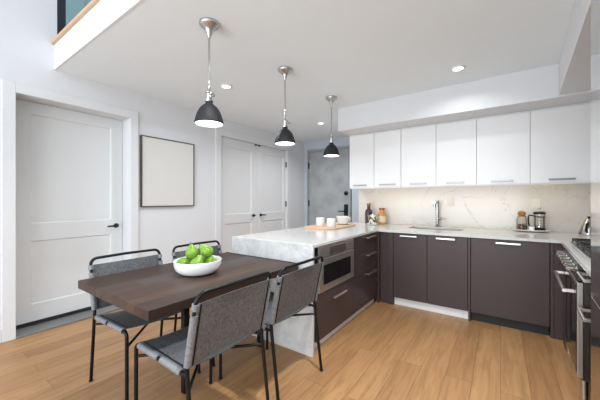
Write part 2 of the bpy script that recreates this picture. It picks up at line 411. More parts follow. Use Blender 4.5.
# closet double doors
KX = LX-0.02; KM = (K0+K1)/2
leafs = []
for nm, y0, y1, hs, pz in (('door_2', K0+0.003, KM-0.002, KM-0.095, (K0+0.119, KM-0.145)), ('door_3', KM+0.002, K1-0.003, KM+0.092, (KM+0.145, K1-0.085))):
    d = panel_door(nm, y0, y1, 0.012, KT-0.004, KX, [(pz[0], pz[1], 1.04, 2.16), (pz[0], pz[1], 0.22, 0.885)], 'closetdoor')
    lever(d, KX, hs, 1.0, 1 if nm == 'door_3' else -1, L=0.10)
    for hz in (0.3, 1.20, 2.02):
        yy = K0+0.004 if nm == 'door_2' else K1-0.004
        MB().cyl((KX+0.010, yy, hz), (0, 0, 1), 0.013, 0.11, 12).build('hinge', M['black'], d)
    MB().box(KX+0.0005, KX+0.02, (KM-0.07 if nm == 'door_2' else KM+0.02), (KM-0.02 if nm == 'door_2' else KM+0.07), KT-0.03, KT-0.012).build('door_catch', M['black'], d)
# entry door
b = MB(); b.box(-3.598, -3.556, EY-0.015, EY+0.06, 0, 2.40, 0.003).box(-2.572, -2.522, EY-0.015, EY+0.06, 0, 2.40, 0.003).box(-3.556, -2.572, EY-0.015, EY+0.06, 2.352, 2.40, 0.003)
struct(b.build('trim_9', simple('grey steel door frame', srgb(150, 152, 156), 0.5, var=0.03)))
d4 = struct(MB().box(-3.553, -2.575, EY+0.0, EY+0.045, 0.01, 2.348, 0.002).build('door_4', M['concrete']))
for hz in (0.35, 1.21, 2.05): MB().cyl((-3.553, EY-0.008, hz), (0, 0, 1), 0.016, 0.13, 12).build('hinge', M['black'], d4)
MB().cyl((-2.625, EY-0.012, 1.42), (0, 1, 0), 0.042, 0.03).build('deadbolt', M['black'], d4)
b = MB().box(-2.67, -2.585, EY-0.02, EY, 0.93, 1.19, 0.004); b.cyl((-2.628, EY-0.04, 1.045), (0, 1, 0), 0.014, 0.05)
b.tube([(-2.628, EY-0.065, 1.045), (-2.78, EY-0.065, 1.045)], 0.011)
b.build('door_handle', M['black'], d4)

# loft window in the left wall
b = MB(); xw0, xw1 = LX-0.12, LX-0.05
b.box(xw0, xw1, W0, W0+0.085, WB, WT).box(xw0, xw1, W1-0.07, W1, WB, WT).box(xw0, xw1, W0+0.085, W1-0.07, WT-0.07, WT).box(xw0, xw1, W0+0.085, W1-0.07, WB, WB+0.06)
wf = struct(b.build('window_1', simple('charcoal window frame', srgb(38, 42, 50), 0.45), smooth=False))
MB().box(LX-0.095, LX-0.088, W0+0.086, W1-0.071, WB+0.061, WT-0.071).build('pane', M['pane'], wf)
MB().box(xw0+0.02, xw1-0.01, W0+0.27, W0+0.30, WB+0.06, WT-0.07).build('mullion', simple('pale blue frame', srgb(140, 160, 172), 0.45), wf)

# ------------------------------------------------------------------ ceiling lights
def downlight(x, y, label):
    t = thing('ceiling_downlight', label, 'ceiling light', (x, y, CZ-0.012), group='recessed ceiling lights')
    MB().lathe([(0.048, 0.004), (0.050, 0.0), (0.064, 0.002), (0.066, 0.0118), (0.048, 0.0118), (0.048, 0.004)], (x, y, CZ-0.012), 32).build('trim_ring', M['trim'], t)
    MB().lathe([(0, 0.006), (0.0475, 0.006), (0.0475, 0.0115), (0, 0.0115)], (x, y, CZ-0.012), 32).build('diffuser', M['lamp'], t)
    return t
for (x, y), lb in zip(DOWNLIGHTS, ('small round recessed light in ceiling between the first and second pendant', 'small round recessed light in ceiling in front of the white wall cabinets',
                                   'farthest small round recessed light, in ceiling above the grey entry door side',
  'added unseen fill light, recessed in ceiling above the walkway in front of the refrigerator', 'added unseen fill light, recessed in ceiling near the loft edge above the near chairs')):
    downlight(x, y, lb)

def pendant(x, y, label):
    zb = 1.842
    t = thing('pendant_light', label, 'pendant light', (x, y, zb), group='black dome pendants above the peninsula')
    c = (x, y, zb)
    MB().lathe([(0.1025, 0.0), (0.104, 0.004), (0.104, 0.012), (0.099, 0.035), (0.090, 0.066), (0.076, 0.098), (0.056, 0.126), (0.036, 0.143), (0.026, 0.150), (0.026, 0.166), (0.0, 0.166)], c, 40).build('lamp_shade', M['shade'], t)
    MB().lathe([(0.1024, 0.0), (0.0985, 0.0005), (0.097, 0.012), (0.093, 0.034), (0.084, 0.064), (0.070, 0.095), (0.05, 0.121), (0.0, 0.14)], c, 40).build('shade_lining', M['shadein'], t)
    MB().lathe([(0.0, 0.012), (0.05, 0.013), (0.0955, 0.017), (0.0955, 0.020), (0, 0.022)], c, 32).build('diffuser', M['lamp'], t)
    b = MB(); b.lathe([(0.0, 0.166), (0.028, 0.166), (0.030, 0.172), (0.030, 0.176), (0.022, 0.180), (0.022, 0.222), (0.030, 0.226), (0.030, 0.232), (0.016, 0.240), (0.009, 0.256), (0.0, 0.256)], c, 24)
    so = b.build('socket', M['nickel'], t)
    b = MB(); b.cyl((x+0.034, y, zb+0.20), (1, 0, 0), 0.006, 0.03, 10).cyl((x+0.05, y, zb+0.20), (1, 0, 0), 0.010, 0.012, 12); b.build('switch_knob', M['nickel'], so)
    MB().lathe([(0.0, 0.250), (0.008, 0.252), (0.011, 0.262), (0.011, 0.275), (0.0072, 0.285), (0.0072, CZ-zb-0.10), (0.0, CZ-zb-0.10)], c, 14).build('rod', M['nickel'], t)
    MB().lathe([(0.0, CZ-zb-0.118), (0.009, CZ-zb-0.115), (0.011, CZ-zb-0.10), (0.018, CZ-zb-0.088), (0.022, CZ-zb-0.08), (0.024, CZ-zb-0.066), (0.045, CZ-zb-0.042), (0.066, CZ-zb-0.026),
                (0.072, CZ-zb-0.018), (0.072, CZ-zb-0.001), (0.0, CZ-zb-0.001)], c, 32).build('canopy', M['canopy'], t)
    return t
pendant(-1.765, 1.345, 'black dome pendant light nearest the viewer, hanging over the table end of the kitchen')
pendant(-1.765, 2.255, 'middle of the three black dome pendant lights, hanging in front of the closet doors')
pendant(-1.765, 3.215, 'farthest of the three black dome pendant lights, in front of the grey entry door')

# picture
t = thing('picture', 'large cream canvas in a thin dark frame on left wall beside the white door', 'picture', (LX+0.0, 2.14, 1.192))
pa, pb, pz0, pz1 = 1.767, 2.516, 1.192, 2.089
b = MB(); fw = 0.012
b.box(LX+0.001, LX+0.035, pa, pa+fw, pz0, pz1).box(LX+0.001, LX+0.035, pb-fw, pb, pz0, pz1).box(LX+0.001, LX+0.035, pa+fw, pb-fw, pz0, pz0+fw).box(LX+0.001, LX+0.035, pa+fw, pb-fw, pz1-fw, pz1)
b.build('frame', M['framewood'], t)
MB().box(LX+0.002, LX+0.028, pa+fw+0.001, pb-fw-0.001, pz0+fw+0.001, pz1-fw-0.001).build('canvas', M['canvas'], t)

# ------------------------------------------------------------------ kitchen: countertops
CT = 0.913; CTH = 0.026; CB = CT-CTH
t = thing('peninsula_countertop', 'white quartz peninsula countertop with waterfall end panel beside the dining table', 'countertop', (-1.78, 2.7, 0))
MB().box(-2.205, -1.245, 1.981, BY-0.021, CB, CT, 0.003).build('top', M['counter'], t)
MB().box(-2.205, -1.245, 1.955, 1.980, 0.0, CT, 0.003).build('waterfall_panel', M['waterfall'], t)
# L-shaped back and right run with the sink cut out
t = thing('countertop', 'white quartz countertop running under the marble backsplash, around the sink to the cooktop', 'countertop', (0, 4.0, CB))
SX0, SX1, SY0, SY1 = -0.99, -0.37, 3.86, 4.22
b = MB()
b.box(-1.244, SX0, 3.475, BY-0.021, CB, CT).box(SX1, 0.43, 3.475, BY-0.021, CB, CT).box(SX0, SX1, 3.475, SY0, CB, CT).box(SX0, SX1, SY1, BY-0.021, CB, CT)
pts = [Vector((0.43, BY-0.021, 0)), Vector((0.43, 3.475, 0))] + [RM @ Vector(q) for q in ((0.0, -0.02, 0), (0.0, -1.47, 0), (0.66, -1.47, 0))] + [Vector((RX-0.06, BY-0.021, 0))]
b.prism([(p.x, p.y) for p in pts], CB, CT)
b.build('top', M['counter'], t, smooth=False)

# sink + faucet
t = thing('sink', 'stainless undermount sink in the back countertop under the tall faucet', 'sink', (-0.68, 4.04, 0.70))
b = MB(); z0 = 0.70; zt = CB-0.001
b.box(SX0-0.01, SX1+0.01, SY0-0.01, SY1+0.01, z0, z0+0.006)
b.box(SX0-0.01, SX0, SY0-0.01, SY1+0.01, z0+0.006, zt).box(SX1, SX1+0.01, SY0-0.01, SY1+0.01, z0+0.006, zt)
b.box(SX0, SX1, SY0-0.01, SY0, z0+0.006, zt).box(SX0, SX1, SY1, SY1+0.01, z0+0.006, zt)
b.build('basin', M['steel'], t)
MB().lathe([(0, 0.0062), (0.04, 0.0062), (0.042, 0.009), (0.03, 0.010), (0, 0.008)], (-0.68, 4.12, z0), 20).build('drain', M['nickel'], t)
t = thing('faucet', 'chrome single-lever faucet standing behind the sink', 'faucet', (-0.71, 4.29, CT))
fx, fy = -0.71, 4.29
b = MB(); b.cyl((fx, fy, CT+0.004), (0, 0, 1), 0.028, 0.008)
b.tube([(fx, fy, CT+0.008), (fx, fy, CT+0.36)], 0.019, 16)
b.build('body', M['chrome'], t)
b = MB(); b.tube([(fx, fy-0.012, CT+0.335), (fx, fy-0.21, CT+0.335)], 0.015, 14); b.tube([(fx, fy-0.195, CT+0.33), (fx, fy-0.195, CT+0.27)], 0.014, 14); b.build('spout', M['chrome'], t)
b = MB(); b.tube([(fx+0.015, fy, CT+0.11), (fx+0.06, fy, CT+0.11)], 0.016, 14); b.tube([(fx+0.06, fy, CT+0.11), (fx+0.105, fy, CT+0.113)], 0.006, 10); b.build('lever', M['chrome'], t)

# ------------------------------------------------------------------ base cabinets
def bar_x(parent, xc, L, y, z, mat='handle', n=-1, name='handle'):        # bar pull lying along X, front faces -Y
    b = MB(); b.box(xc-L/2, xc+L/2, y-0.034, y-0.020, z-0.008, z+0.008, 0.002)
    for s in (-1, 1): b.box(xc+s*(L/2-0.015)-0.006, xc+s*(L/2-0.015)+0.006, y-0.020, y-0.0005, z-0.006, z+0.006)
    return b.build(name, M[mat], parent)
def bar_y(parent, x, yc, L, z, mat='handle', name='handle', r=0.009, out=0.034):        # along Y, front faces +X
    b = MB(); b.box(x+out-0.014, x+out, yc-L/2, yc+L/2, z-r, z+r, 0.002)
    for s in (-1, 1): b.box(x+0.0005, x+out-0.014, yc+s*(L/2-0.015)-0.006, yc+s*(L/2-0.015)+0.006, z-0.006, z+0.006)
    return b.build(name, M[mat], parent)
FY = 3.505; FZ1 = CB-0.006; g = 0.0025
# sink cabinet with two doors
t = thing('base_cabinet', 'plum brown two-door base cabinet under the sink with pale toe kick', 'cabinet', (-0.675, 3.9, 0))
MB().box(-1.068, -0.284, FY+0.021, BY-0.03, 0.10, 0.66).box(-1.068, -1.05, FY+0.021, BY-0.03, 0.66, CB-0.001).box(-0.302, -0.284, FY+0.021, BY-0.03, 0.66, CB-0.001).build('carcass', M['plumdark'], t, smooth=False)
MB().box(-1.068, -0.284, FY+0.045, FY+0.06, 0.0, 0.098).build('toe_kick', M['aluminium'], t)
for xa, xb in ((-1.070, -0.686), (-0.686, -0.283)):
    dd = MB().box(xa+g, xb-g, FY, FY+0.02, 0.098, FZ1, 0.0015).build('door', M['plum'], t)
    bar_x(dd, (xa+xb)/2-0.01, 0.19, FY, 0.852)
# panel-ready dishwasher
t = thing('dishwasher', 'plum brown panel-front dishwasher with one bar handle and black toe kick', 'dishwasher', (0.06, 3.9, 0))
MB().box(-0.254, 0.372, FY+0.021, BY-0.03, 0.10, CB-0.001).build('body', M['blackmatte'], t, smooth=False)
MB().box(-0.254, 0.372, FY+0.05, FY+0.07, 0.0, 0.10).build('toe_kick', M['blackmatte'], t)
dd = MB().box(-0.257+g, 0.376-g, FY-0.004, FY+0.02, 0.100, FZ1, 0.0015).build('front_panel', M['plum'], t)
bar_x(dd, 0.06, 0.20, FY-0.004, 0.850)
MB().box(-0.280, -0.260, FY-0.004, BY-0.03, 0.0, CB-0.001).build('x', M['plum'], None)
o = bpy.data.objects['x']; o.name = 'end_panel'; tag(o, 'narrow plum brown upright panel between the sink cabinet and the dishwasher', 'cabinet panel')
# corner fillers
def filler(pts, label):
    t = thing('filler_panel', label, 'cabinet panel', (pts[0][0], pts[0][1], 0))
    b = MB()
    for x0, x1, y0, y1 in pts[1:]: b.box(x0, x1, y0, y1, 0.0, CB-0.002, 0.002)
    b.build('panel', M['plum'], t)
    return t
t = thing('filler_panel', 'plum brown ribbed corner filler between the peninsula drawers and the sink doors', 'cabinet panel', (-1.15, FY+0.02, 0))
MB().box(-1.259, -1.237, FY-0.03, FY+0.03, 0.0, CB-0.002, 0.002).build('side_strip', M['plum'], t)
MB().box(-1.235, -1.135, FY+0.014, FY+0.034, 0.0, CB-0.002, 0.002).build('front_strip', M['plum'], t)
MB().box(-1.132, -1.073, FY, FY+0.02, 0.0, CB-0.002, 0.002).build('front_strip', M['plum'], t)
t = thing('filler_panel', 'plum brown corner filler between the dishwasher and the oven', 'cabinet panel', (0.42, FY+0.02, 0))
MB().box(0.380, 0.404, FY-0.004, FY+0.03, 0.0, CB-0.002, 0.002).build('front_strip', M['plum'], t)
MB().box(0.4055, 0.47, FY+0.004, FY+0.03, 0.0, CB-0.002, 0.002).build('front_strip', M['plum'], t)

# peninsula: microwave drawer above a wide drawer
PX = -1.262; PBK = -2.02
t = thing('base_cabinet', 'plum brown peninsula cabinet with one wide drawer below the steel microwave', 'cabinet', (-1.65, 2.4, 0))
MB().box(PBK, PX-0.02, 2.04, 2.757, 0.08, 0.478).box(PBK, PBK+0.02, 2.04, 2.757, 0.478, CB-0.001).build('carcass', M['plumdark'], t, smooth=False)
MB().box(PX-0.055, PX-0.04, 2.04, 2.757, 0.0, 0.079).build('toe_kick', M['aluminium'], t)
dd = MB().box(PX-0.019, PX, 2.045, 2.760-g, 0.080, 0.478, 0.0015).build('drawer', M['plum'], t)
bar_y(dd, PX, 2.43, 0.26, 0.395)
t = thing('microwave_drawer', 'stainless steel microwave drawer with dark window built into the peninsula', 'microwave', (-1.65, 2.4, 0.483))
MB().box(PX-0.55, PX-0.005, 2.062, 2.755, 0.484, CB-0.002).build('body', M['blackmatte'], t, smooth=False)
dr = MB().box(PX-0.004, PX+0.014, 2.064, 2.757, 0.486, 0.772, 0.003).build('drawer_front', M['microsteel'], t)
MB().box(PX+0.0142, PX+0.0165, 2.135, 2.675, 0.545, 0.715, 0.001).build('window', M['glassblack'], dr)
cp = MB().box(PX-0.004, PX+0.010, 2.064, 2.757, 0.778, CB-0.006, 0.003).build('control_panel', M['microsteel'], t)
MB().box(PX+0.0102, PX+0.013, 2.24, 2.58, 0.790, 0.862, 0.002).build('display_flap', simple('satin steel', (0.66, 0.655, 0.64, 1), 0.22, 1.0), cp)
# peninsula drawer stack
t = thing('base_cabinet', 'plum brown three-drawer cabinet at the inner corner of the peninsula', 'cabinet', (-1.65, 3.1, 0))
MB().box(PBK, PX-0.02, 2.762, 3.47, 0.08, CB-0.001).build('carcass', M['plumdark'], t, smooth=False)
MB().box(PX-0.055, PX-0.04, 2.762, 3.47, 0.0, 0.079).build('toe_kick', M['aluminium'], t)
for z0, z1, hz in ((0.080, 0.455, 0.430), (0.455, 0.675, 0.648), (0.675, FZ1+0.002, 0.848)):
    dd = MB().box(PX-0.019, PX, 2.762+g, 3.472-g, z0+g/2, z1-g/2, 0.0015).build('drawer', M['plum'], t)
    bar_y(dd, PX, 3.24, 0.26, hz)
MB().box(PBK-0.02, PBK-0.001, 1.982, BY-0.022, 0, CB-0.001).build('peninsula_back_panel', M['upper'], None, smooth=False)
tag(bpy.data.objects['peninsula_back_panel'], 'white back panel of the peninsula facing the closet doors', 'cabinet panel')

# ------------------------------------------------------------------ wall cabinets
UY = 4.0; UZ0, UZ1 = 1.453, 2.244
ux = [-1.885, -1.498, -1.115, -0.676, -0.233, 0.266, 0.790]
hx = [(-1.71, 0.21), (-1.30, 0.23), (-0.89, 0.21), (-0.46, 0.20), (0.013, 0.21), (0.52, 0.21)]
ulab = ['white two-door wall cabinet at the left end, above the bottles', 'white two-door wall cabinet above the sink, middle of the row', 'white two-door wall cabinet at the right end, next to the refrigerator']
struct(MB().box(-1.885, 0.79, UY+0.021, UY+0.039, UZ0-0.004, UZ0+0.0215).build('trim_11', M['upper'], smooth=False))
for k in range(3):
    xa, xm, xb = ux[2*k:2*k+3]
    t = thing('wall_cabinet', ulab[k], 'cabinet', ((xa+xb)/2, 4.2, UZ0), group='white wall cabinets')
    MB().box(xa+0.0005, xb-0.0005, UY+0.02, BY-0.001, UZ0+0.022, UZ1).build('carcass', M['upper'], t, smooth=False)
    for j, (p, q) in enumerate(((xa, xm), (xm, xb))):
        dd = MB().box(p+0.0035, q-0.0035, UY, UY+0.019, UZ0+0.008, UZ1-0.002, 0.0015).build('door', M['upper'], t)
        c, L = hx[2*k+j]
        bar_x(dd, c, L, UY, 1.497, 'handledark')
o = MB().box(-1.885, 0.85, UY+0.012, UY+0.03, UZ1+0.001, 2.264).build('trim_10', M['trim'], None, smooth=False); struct(o)
o = MB().box(-1.83, 0.70, 4.08, 4.10, UZ0+0.0165, UZ0+0.0215).build('under_cabinet_light', M['led'], None)
tag(o, 'warm lit strip light fixed under the white wall cabinets', 'light')

# outlets on the backsplash
for x, z, lb in ((-0.555, 1.26, 'blank ivory outlet plate on backsplash right of the faucet'), (0.34, 1.235, 'blank ivory outlet plate on backsplash above the coffee press')):
    t = thing('outlet', lb, 'outlet', (x, BY-0.021, z-0.06), group='backsplash outlets')
    MB().box(x-0.04, x+0.04, BY-0.026, BY-0.0205, z-0.06, z+0.06, 0.002).build('plate', M['outlet'], t)
    for s in (-1, 1): MB().box(x-0.016, x+0.016, BY-0.0285, BY-0.0262, z+s*0.022-0.014, z+s*0.022+0.014, 0.001).build('socket', M['outlet'], t)

# ------------------------------------------------------------------ right run (turned a little against the back wall)
def rt(name, label, cat, base): return thing(name, label, cat, base, RZ, PV)
t = rt('oven', 'stainless built-in oven with front knobs and a long bar handle at right', 'oven', (0.3, -0.6, 0))
MB().box(0.03, 0.60, -1.0, -0.20, 0.14, CB-0.002).build('body', M['darksteel'], t, smooth=False)
cp = MB().box(0.002, 0.029, -1.0, -0.20, 0.765, CB-0.012, 0.003).build('control_panel', M['darksteel'], t)
for k in range(6):
    y = -0.27 - k*0.132
    b = MB(); b.cyl((-0.002, y, 0.832), (1, 0, 0), 0.027, 0.007, 20).cyl((-0.024, y, 0.832), (1, 0, 0), 0.020, 0.036, 20).box(-0.047, -0.042, y-0.004, y+0.004, 0.816, 0.848)
    b.build('knob', M['nickel'], cp)
dd = MB().box(0.0, 0.029, -1.0, -0.20, 0.15, 0.757, 0.003).build('door', M['steel'], t)
MB().box(-0.003, -0.0002, -0.975, -0.225, 0.17, 0.735, 0.001).build('window', M['glassblack'], dd)
b = MB(); b.tube([(-0.055, -0.925, 0.675), (-0.055, -0.275, 0.675)], 0.011, 14)
for y in (-0.905, -0.295): b.box(-0.055, -0.0032, y-0.011, y+0.011, 0.665, 0.686, 0.002)
b.build('handle', M['handle'], dd)
for y in (-0.975, -0.225): MB().cyl((0.035, y, 0.069), (0, 0, 1), 0.02, 0.138, 14).build('leg', M['steel'], t)
MB().box(0.10, 0.115, -1.0, -0.20, 0.0, 0.138, 0.002).build('kick_plate', M['blackmatte'], t)
o = thing('filler_panel', 'plum brown panel in the dark corner on the far side of the oven', 'cabinet panel', (0.02, -0.1, 0), RZ, PV)
MB().box(0.012, 0.030, -0.195, -0.045, 0.0, CB-0.002, 0.002).build('front_strip', M['plum'], o)
t = rt('undercounter_drawer', 'narrow stainless undercounter appliance with bar handles between oven and refrigerator', 'appliance', (0.3, -1.23, 0))
MB().box(0.085, 0.60, -1.462, -1.006, 0.0, CB-0.002).build('body', M['blackmatte'], t, smooth=False)
for z0, z1, hz in ((0.10, 0.66, 0.603), (0.666, CB-0.012, 0.825)):
    dd = MB().box(0.055, 0.084, -1.462, -1.006, z0, z1, 0.003).build('drawer_front', M['darksteel'], t)
    b = MB(); b.tube([(0.002, -1.27, hz), (0.002, -1.04, hz)], 0.009, 12)
    for y in (-1.255, -1.055): b.box(0.002, 0.0545, y-0.010, y+0.010, hz-0.009, hz+0.009, 0.002)
    b.build('handle', M['handle'], dd)
MB().box(0.065, 0.084, -1.462, -1.006, 0.0, 0.095).build('toe_kick', M['darksteel'], t)
# cooktop
t = rt('gas_cooktop', 'black gas cooktop with cast iron grates set in the right countertop', 'cooktop', (0.33, -0.53, CT))
MB().box(0.050, 0.60, -1.0, -0.14, CT+0.0005, CT+0.008, 0.002).build('tray', M['steel'], t)
for k in range(3):
    ya = -0.985 + k*0.28; yb = ya+0.272
    b = MB(); zt = CT+0.042
    for y in (ya, yb): b.box(0.06, 0.585, min(y, ya+(yb-ya-0.012 if y == yb else 0)), (y+0.012 if y == ya else y), zt-0.012, zt)
    for x in (0.06, 0.335, 0.573): b.box(x, x+0.012, ya+0.012, yb-0.012, zt-0.012, zt)
    for x in (0.20, 0.46): b.box(x, x+0.010, ya+0.012, yb-0.012, zt-0.010, zt)
    b.box(0.072, 0.573, (ya+yb)/2-0.005, (ya+yb)/2+0.005, zt-0.011, zt+0.001)
    for x in (0.063, 0.576):
        for y in (ya+0.006, yb-0.006): b.box(x-0.003, x+0.006, y-0.006, y+0.006, CT+0.008, zt-0.012)
    b.build('grate', M['blackmatte'], t)
    for x in (0.22, 0.46):
        MB().lathe([(0, 0.0085), (0.045, 0.0085), (0.045, 0.018), (0.03, 0.022), (0.03, 0.028), (0, 0.028)], (x, (ya+yb)/2, CT), 20).build('burner', M['blackmatte'], t)
# refrigerator
t = rt('refrigerator', 'tall polished stainless refrigerator at the right edge beside the oven', 'refrigerator', (0.35, -1.95, 0))
MB().box(0.028, 0.70, -2.50, -1.475, 0.0, 2.283).build('body', M['steel'], t, smooth=False)
dd = MB().box(-0.002, 0.026, -2.498, -1.476, 0.80, 2.280, 0.003).build('door', M['fridge'], t)
dd2 = MB().box(-0.002, 0.026, -2.498, -1.476, 0.10, 0.794, 0.003).build('drawer', M['fridge'], t)
b = MB(); b.tube([(-0.05, -2.42, 0.95), (-0.05, -2.42, 1.9)], 0.013, 12)
for z in (1.0, 1.85): b.box(-0.05, -0.0025, -2.43, -2.41, z-0.01, z+0.01)
b.build('handle', M['handle'], dd)
# kettle in the corner, half hidden by the refrigerator
kx, ky = 0.76, 4.18
t = thing('kettle', 'small pointed steel and black kettle half hidden behind the refrigerator edge', 'kettle', (kx, ky, CT))
MB().lathe([(0, 0.001), (0.083, 0.001), (0.086, 0.012), (0.062, 0.09), (0.036, 0.16), (0.024, 0.172), (0.0, 0.176)], (kx, ky, CT), 28).build('body', M['nickel'], t)
MB().lathe([(0, 0.177), (0.014, 0.178), (0.016, 0.19), (0.0, 0.20)], (kx, ky, CT), 14).build('lid_knob', M['black'], t)
MB().tube([(kx-0.03, ky-0.084, CT+0.03), (kx-0.045, ky-0.12, CT+0.045), (kx-0.038, ky-0.10, CT+0.12), (kx-0.018, ky-0.045, CT+0.135)], 0.009, 10).build('handle', M['black'], t)

# ------------------------------------------------------------------ things on the counters
t = thing('serving_board', 'light maple serving board with cut corners on the peninsula countertop', 'board', (-1.88, 3.48, CT))
P8 = [(-2.13, 3.16), (-2.05, 3.02), (-1.74, 2.98), (-1.66, 3.12), (-1.66, 3.70), (-1.73, 3.86), (-2.04, 3.92), (-2.13, 3.80)]
MB().prism(P8, CT+0.0005, CT+0.021, 0.004).build('board', M['board'], t)
BT = CT+0.0215
def cup_prof(r, h, th=0.005): return [(0, 0), (r*0.90, 0), (r*0.97, 0.006), (r, h-0.002), (r-th/2, h), (r-th, h-0.002), (r*0.90-th, 0.010), (0, 0.008)]
for x, y, lb in ((-2.00, 3.33, 'left of the two white ceramic cups standing on the serving board'), (-1.80, 3.27, 'right of the two white ceramic cups, nearer the front edge of the serving board')):
    o = MB().lathe(cup_prof(0.057, 0.105), (0, 0, 0), 32).build('cup', M['ceramic'], None); o.location = (x, y, BT)
    tag(o, lb, 'cup', 'white cups on the serving board')
t = thing('sugar_bowl', 'wider white ceramic bowl on a saucer behind the cups on the serving board', 'bowl', (-1.84, 3.68, BT))
MB().lathe([(0, 0), (0.06, 0), (0.095, 0.010), (0.098, 0.014), (0.06, 0.008), (0, 0.007)], (-1.84, 3.68, BT), 36).build('saucer', M['ceramic'], t)
MB().lathe([(0, 0.008), (0.055, 0.008), (0.066, 0.02), (0.090, 0.112), (0.088, 0.114), (0.084, 0.110), (0.060, 0.025), (0, 0.015)], (-1.84, 3.68, BT), 36).build('bowl', M['ceramic'], t)
b = MB(); b.tube([(-1.84+0.078, 3.68, BT+0.06), (-1.84+0.115, 3.68, BT+0.06), (-1.84+0.118, 3.68, BT+0.095), (-1.84+0.084, 3.68, BT+0.1)], 0.006, 8); b.build('handle', M['ceramic'], t)

# bottles and canister in the corner
def bottle(x, y, label, h, r, mat, neck, cap, capmat, lab=None):
    t = thing('bottle', label, 'bottle', (x, y, CT+0.001))
    c = (x, y, CT+0.001)
    MB().lathe([(0, 0), (r*0.95, 0), (r, 0.008), (r, h*0.55), (r*0.85, h*0.66), (neck, h*0.74), (neck, h*0.90), (0, h*0.90)], c, 28).build('glass', M[mat], t)
    MB().lathe([(0, h*0.9), (neck*1.25, h*0.9), (neck*1.25, h*0.99), (neck*1.1, h), (0, h)], c, 20).build('stopper', M[capmat], t)
    if lab: MB().lathe([(r+0.001, lab[0]), (r+0.0014, lab[0]), (r+0.0014, lab[1]), (r+0.001, lab[1])], c, 28).build('label_band', M[lab[2]], t)
bottle(-1.680, 4.26, 'tall dark glass bottle with copper stopper on counter by the backsplash end', 0.315, 0.056, 'olive', 0.024, 0.03, 'copper')
bottle(-1.475, 4.27, 'squat amber bottle with brown stopper, right of the dark bottle', 0.245, 0.064, 'amber', 0.034, 0.03, 'copper', (0.03, 0.12, 'paper'))
t = thing('canister', 'black and cream patterned canister on a white dish in front of the bottles', 'canister', (-1.555, 4.10, CT))
MB().lathe([(0, 0.001), (0.07, 0.001), (0.088, 0.012), (0.09, 0.018), (0.07, 0.008), (0, 0.007)], (-1.555, 4.10, CT), 32).build('dish', M['ceramic'], t)
MB().lathe([(0, 0.008), (0.05, 0.008), (0.060, 0.03), (0.062, 0.09), (0.05, 0.125), (0.044, 0.13), (0, 0.13)], (-1.555, 4.10, CT), 32).build('jar', M['speckle'], t)
MB().lathe([(0, 0.1305), (0.046, 0.1305), (0.046, 0.142), (0.012, 0.150), (0.012, 0.16), (0, 0.165)], (-1.555, 4.10, CT), 24).build('lid', M['ceramic'], t)

# tray with coffee press and jar
TY = 4.24
t = thing('tray', 'long white oval tray under the coffee press at the backsplash', 'tray', (0.285, TY, CT))
MB().lathe([(0, 0.008), (0.80, 0.008), (0.97, 0.020), (1.0, 0.024), (0.985, 0.026), (0.80, 0.0145), (0, 0.0145)], (0.285, TY, CT), 48, 0.185, 0.10).build('dish', M['ceramic'], t)
MB().lathe([(0, 0.0005), (0.68, 0.0005), (0.68, 0.0078), (0, 0.0078)], (0.285, TY, CT), 48, 0.185, 0.10).build('shadow_foot', M['plumdark'], t)  # added foot, its dark colour stands in for the shadow under the tray
TZ = CT+0.015
t = thing('glass_jar', 'clear jar of dark coffee beans with round cork ball stopper on the tray', 'jar', (0.205, TY, TZ))
c = (0.205, TY, TZ)
MB().lathe([(0, 0), (0.050, 0), (0.052, 0.005), (0.052, 0.13), (0.046, 0.142), (0.040, 0.165), (0.0385, 0.165), (0.0445, 0.141), (0.0505, 0.129), (0.0505, 0.005), (0, 0.003)], c, 32).build('glass', M['glass'], t)
MB().lathe([(0, 0.004), (0.049, 0.004), (0.050, 0.055), (0.035, 0.066), (0, 0.072)], c, 28).build('coffee_beans', M['coffee'], t)
MB().lathe([(0, 0.158), (0.026, 0.158), (0.031, 0.172), (0.038, 0.183), (0.040, 0.197), (0.032, 0.212), (0.015, 0.219), (0, 0.22)], c, 24).build('stopper', M['cork'], t)
t = thing('french_press', 'glass coffee press with black lid, plunger and handle on the white tray', 'coffee press', (0.365, TY, TZ))
c = (0.365, TY, TZ)
MB().lathe([(0, 0.010), (0.050, 0.010), (0.052, 0.014), (0.052, 0.19), (0.0505, 0.19), (0.050, 0.014), (0, 0.012)], c, 32).build('beaker', M['glass'], t)
b = MB(); b.lathe([(0, 0), (0.055, 0), (0.055, 0.010), (0.0535, 0.03), (0.0525, 0.03), (0.0525, 0.0095), (0, 0.0095)], c, 32)
for a in (PI*0.25, PI*0.75, PI*1.25, PI*1.75): b.box(c[0]+0.0535*math.cos(a)-0.002, c[0]+0.0535*math.cos(a)+0.002, c[1]+0.0535*math.sin(a)-0.002, c[1]+0.0535*math.sin(a)+0.002, TZ+0.01, TZ+0.175)
b.lathe([(0.0525, 0.155), (0.0545, 0.155), (0.0545, 0.162), (0.0525, 0.162)], c, 32)
b.build('frame', M['black'], t)
MB().lathe([(0, 0.1905), (0.056, 0.1905), (0.058, 0.2), (0.054, 0.212), (0.03, 0.22), (0, 0.222)], c, 32).build('lid', M['black'], t)
b = MB(); b.lathe([(0, 0.222), (0.003, 0.222), (0.003, 0.245), (0.012, 0.25), (0.014, 0.258), (0.01, 0.266), (0, 0.268)], c, 16).lathe([(0, 0.05), (0.003, 0.05), (0.003, 0.19), (0, 0.19)], c, 10).lathe([(0, 0.045), (0.048, 0.045), (0.048, 0.055), (0, 0.055)], c, 24)
b.build('plunger', M['nickel'], t)
b = MB(); x, y = c[0]-0.053, c[1]
b.tube([(x, y, TZ+0.172), (x-0.04, y, TZ+0.175), (x-0.046, y, TZ+0.15), (x-0.044, y, TZ+0.07), (x-0.035, y, TZ+0.055)], 0.008, 10); b.build('handle', M['black'], t)
